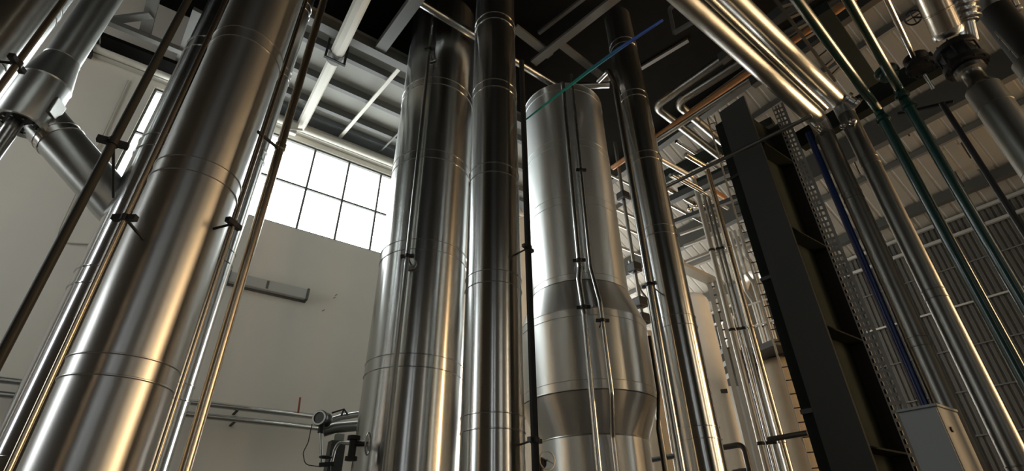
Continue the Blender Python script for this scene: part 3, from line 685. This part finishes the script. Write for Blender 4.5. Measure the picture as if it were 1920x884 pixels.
bar('rack_beam', 'upper dark pipe rack beam right of slender dim column', (11.9, 4.2, 11.5), (11.1, 8.5, 11.5), .3, .25, 'recess')
bar('rack_beam', 'dark hooded beam below the upper pipe rack beam', (12.2, 4.8, 10.9), (11.7, 7.3, 10.9), .5, .2, 'recess')
bar('rack_beam', 'middle grey pipe rack beam right of slender dim column', (11.7, 4.6, 10.55), (11.1, 8.3, 10.55), .2, .2, 'column')
bar('rack_beam', 'lowest thin dark pipe rack beam above the vertical pipe bundle', (11.8, 4.9, 9.72), (11.0, 8.0, 9.72), .12, .12, 'column')
k = 0
kinds = ['brass', 'rail', 'steel', 'orange', 'rail', 'brass', 'steel']
wh = ['topmost', 'second', 'third', 'fourth', 'fifth', 'sixth', 'lowest']
for i, (px, py) in enumerate(((1352,262),(1345,285),(1310,290),(1295,330),(1300,352),(1280,368),(1262,385))):
    q = A(px, py, 14.0)
    tag(G().tube([q-Vector((1.1,0,0)), q+Vector((1.9,.1,0))], .055+.02*(i % 2), 16).build('rack_pipe', kinds[i]), '%s of the short pipes crossing the far pipe rack' % wh[i], 'pipe', 'pipes on the far rack')
r = thing('valve_cluster', 'cluster of small brass valves on the far pipe rack', 'valve', A(1305,393,13))
for i, (px, py) in enumerate(((1292,392),(1303,386),(1314,392),(1322,386),(1300,400))):
    q = A(px, py, 13.7); G().ball(q, .07).build('valve_body', 'brass', r); G().cyl(q, q+Vector((0,0,.16)), .02, 8).build('valve_stem', 'dark', r)
# far ceiling strips
for i, (a_, b_) in enumerate((((1275,440),(1345,415)),((1282,462),(1352,437)),((1285,505),(1420,450)),((1283,492),(1350,466)),((1395,470),(1420,455)))):
    bar('ceiling_strip', ['pale', 'dim', 'double pale', 'upper pale', 'short pale'][i]+' strip beam under the far ceiling behind the pipe bundle', A(*a_, d=16.5), A(*b_, d=16.5), .09+.05*(i == 2), .08, 'rail')
for i in range(6):
    p = A(1275+i*22, 400+i*5, 17.5); tn[0] += 1; struct(G().beam(p, p+Vector((1.6, 0, -.4)), .03, .05).build('trim_%d' % tn[0], 'purlin', smooth=False))

# vertical pipe bundle
grp = 'vertical pipe bundle'
for lb, az, rad, ztop, m, dx in (('pale grey outer pipe at the left of the far vertical bundle', 59.85, .058, 9.4, 'rail', 1.2), ('thin second pipe of the far vertical bundle', 60.55, .035, 9.0, 'steel', .9),
                            ('thin third pipe of the far vertical bundle', 61.0, .034, 8.8, 'dullsteel', 1.3), ('gold lit outer pipe at the right of the far vertical bundle', 61.72, .06, 9.6, 'brass', .8)):
    c = pol(az, 11.0); r = thing('bundle_pipe', lb, 'pipe', c, grp)
    G().tube(bend([c, Vector((c.x, c.y, ztop)), Vector((c.x-dx, c.y, ztop+.02))], .15), rad, 20).build('pipe_run', m, r)
    for z in (3.2, 5.4, 7.3): G().lathe(c, [(rad+.002, z), (rad+.014, z+.01), (rad+.014, z+.05), (rad+.002, z+.06)], 20).build('coupling', 'dark' if m != 'brass' else 'brass', r)
# dark level pipe
r = thing('level_pipe', 'black level pipe low in front of the far vertical bundle, turning down', 'pipe', (9.1, 5.5, 3.2))
zl = 3.2; q1 = A(1515, 812, x=9.1); q2 = A(1392, 826, x=9.1); q3 = A(1215, 828, x=9.1)
G().tube([Vector((9.1, q1.y, zl)), Vector((9.1, A(1440,822,x=9.1).y, zl))], .045, 16).build('right_length', 'black', r)
G().tube(bend([Vector((9.1, 8.2, zl)), Vector((9.1, q2.y, zl)), Vector((9.1, q2.y, 0))], .15), .05, 18).build('left_length', 'black', r)
G().tube(bend([Vector((9.15, q2.y+.35, zl-.42)), Vector((9.15, q2.y+.02, zl-.42))], .1), .04, 14).build('stub', 'black', r)

# tanks of the far bay
def tank(lb, az, d, rad, ztop, m, lug=None):
    c = pol(az, d); r = thing('storage_tank', lb, 'tank', c)
    G().lathe(c, [(rad, 0), (rad, ztop-rad*.7)]+[(rad*math.cos(i*PI/20), ztop-rad*.7+rad*.7*math.sin(i*PI/20)) for i in range(1, 11)], 64).build('shell', m, r)
    if lug:
        a = math.radians(az); tv = Vector((-math.sin(a), -math.cos(a), 0)); sd = Vector((math.cos(a), -math.sin(a), 0))
        for z in lug: q = c+(tv*.8+sd*.6)*rad+Vector((0,0,z)); G().beam(q-sd*.12, q+sd*.12, .06, .10).build('lifting_lug', 'column', r, smooth=False)
    return r
tank('cream round topped tank right of the slender dim column', 56.45, 15.0, .46, 8.1, 'white', (5.1, 3.2))
tank('smaller cream tank behind the round topped tank', 58.0, 17.2, .36, 6.5, 'white')
tank('tan tank peeping between bulging vessel and slender dim column', 50.9, 13.6, .42, 6.6, 'tan', (3.0,))
tank('tan tank under the far railing beside the dark building column', 63.2, 14.0, .46, 5.6, 'tan')
r = thing('round_duct', 'blue grey round duct behind the far vertical bundle with a pale curved top', 'duct', pol(61.9, 16.5))
G().lathe(pol(61.9, 16.5), [(.42, 0), (.42, 8.4), (.36, 8.7)], 48).build('riser', 'bluegrey', r)
G().tube(bend([pol(61.6, 16.4, 8.3), A(1400,522,15.8), A(1412,514,15.4), A(1440,516,15)], .3), .13, 20).build('curved_branch', 'white', r)
# pale inverted L tray
r = thing('tray_rack', 'pale perforated tray rack shaped like an inverted L in the far bay', 'rack', pol(59, 14))
d0 = 14.0; z8 = 7.95
for a0, a1 in ((58.45, 58.95), (59.15, 59.65)):
    p, q = pol(a0, d0), pol(a1, d0); m_ = (p+q)/2; G().beam(m_, m_+Vector((0,0,z8)), (q-p).length, .04, up=m_).build('upright_tray', 'rail', r, smooth=False)
p = pol(59.05, d0, z8); G().beam(p, p-Vector((1.7, 0, -.1)), .30, .12).build('level_tray', 'rail', r, smooth=False)
z = 6.0
while z < 7.9: p, q = pol(58.9, 13.95, z), pol(59.2, 13.95, z); G().beam(p, q, .04, .03).build('rung', 'column', r, smooth=False); z += .25
# platforms with railings
def platform(lb, pts, z, rh, lay):
    p = [Vector((q.x, q.y, z)) for q in pts]; r = thing('platform', lb, 'platform', p[0])
    for k in range(lay): G().beam(p[0]-Vector((0,0,.32*k)), p[-1]-Vector((0,0,.32*k)), 1.0-.1*k, .14).build('deck_beam', 'column', r, smooth=False)
    for i in range(len(p)-1):
        for h in (rh*.5, rh): G().cyl(p[i]+Vector((0,0,h)), p[i+1]+Vector((0,0,h)), .024, 10).build('rail', 'white', r)
        n = 3
        for k in range(n+1): q = p[i].lerp(p[i+1], k/n); G().cyl(q, q+Vector((0,0,rh)), .02, 8).build('rail_post', 'white', r)
    return r
platform('dark platform with pale railing between the cream tanks and pipe bundle', [pol(58.5, 16.4), pol(60.2, 15.4)], 6.35, 1.1, 3)
platform('small platform with crowded pale railing beside the dark building column', [pol(61.9, 13.2), pol(64.4, 13.0), pol(65.2, 14.2)], 5.65, 1.1, 1)
for i in range(3):
    c = pol(62.6+i*.55, 13.6); r = thing('platform_pipe', ['left', 'middle', 'right'][i]+' of three pale pipes rising from the small railed platform', 'pipe', (c.x, c.y, 5.7), 'pipes on the railed platform')
    G().tube(bend([c+Vector((0,0,5.75)), c+Vector((0,0,7.0+.5*i)), c+Vector((.4,.3,7.5+.5*i)), c+Vector((.4,.3,9.4))], .1), .045, 14).build('pipe_run', 'rail', r)
    G().lathe(c, [(.09, 6.3), (.09, 6.36)], 16).build('flange', 'steel', r)
# upright cable ladder beside the dark column
c0, c1 = pol(63.45, 10.4), pol(64.35, 10.4); r = thing('cable_ladder', 'upright cable ladder with many rungs hugging left edge of dark column', 'ladder', c0)
for q in (c0, c1): G().beam(q, q+Vector((0,0,10.6)), .03, .03, up=(1,0,0)).build('side_rail', 'rail', r, smooth=False)
z = .3
while z < 10.5: G().cyl(c0+Vector((0,0,z)), c1+Vector((0,0,z)), .010, 6).build('rung', 'dark', r); z += .24

# dim pipework in the gap between vessel and slender column
r = thing('riser_pipe', 'dim riser with black valve bodies in the gap beside the bulging vessel', 'pipe', pol(50.7, 11.2))
c = pol(50.75, 11.2); G().cyl(c, c+Vector((0,0,11.3)), .045, 16).build('pipe_run', 'dullsteel', r)
for z in (5.9, 6.3, 7.2, 9.3): G().box((c.x-.13, c.y-.13, z), (c.x+.13, c.y+.13, z+.24)).build('valve_body', 'black', r, smooth=False, bevel=.03)
tag(G().tube(bend([A(1180,490,11.6), A(1200,545,11.6), A(1216,566,11.6), Vector((A(1216,566,11.6).x, A(1216,566,11.6).y, 0))], .2), .04, 12).build('bent_pipe', 'dullsteel'), 'short bent pipe low in the gap beside the bulging vessel shoulder', 'pipe')
r = thing('bypass_pipe', 'small kinked pipe between vessel foot and slender column', 'pipe', pol(50.9, 9.6))
G().tube(bend([pol(50.55,9.5,0), pol(50.55,9.5,3.35), pol(51.2,9.5,3.95), pol(51.2,9.5,5.0)], .08), .032, 14).build('pipe_run', 'dark', r)
for i, (px, py) in enumerate(((1172,400),(1180,470),(1168,340),(1176,430))):
    q = A(px, py, 13.5); tag(G().tube([q-Vector((.9,0,0)), q+Vector((1.2,0,0))], .04, 10).build('cross_pipe', 'dullsteel'), ['third','lowest','topmost','second'][i]+' dim cross pipe seen in the gap beside the vessel', 'pipe', 'cross pipes in the gap')

for o in S.objects:
    if '_o' in o: del o['_o']
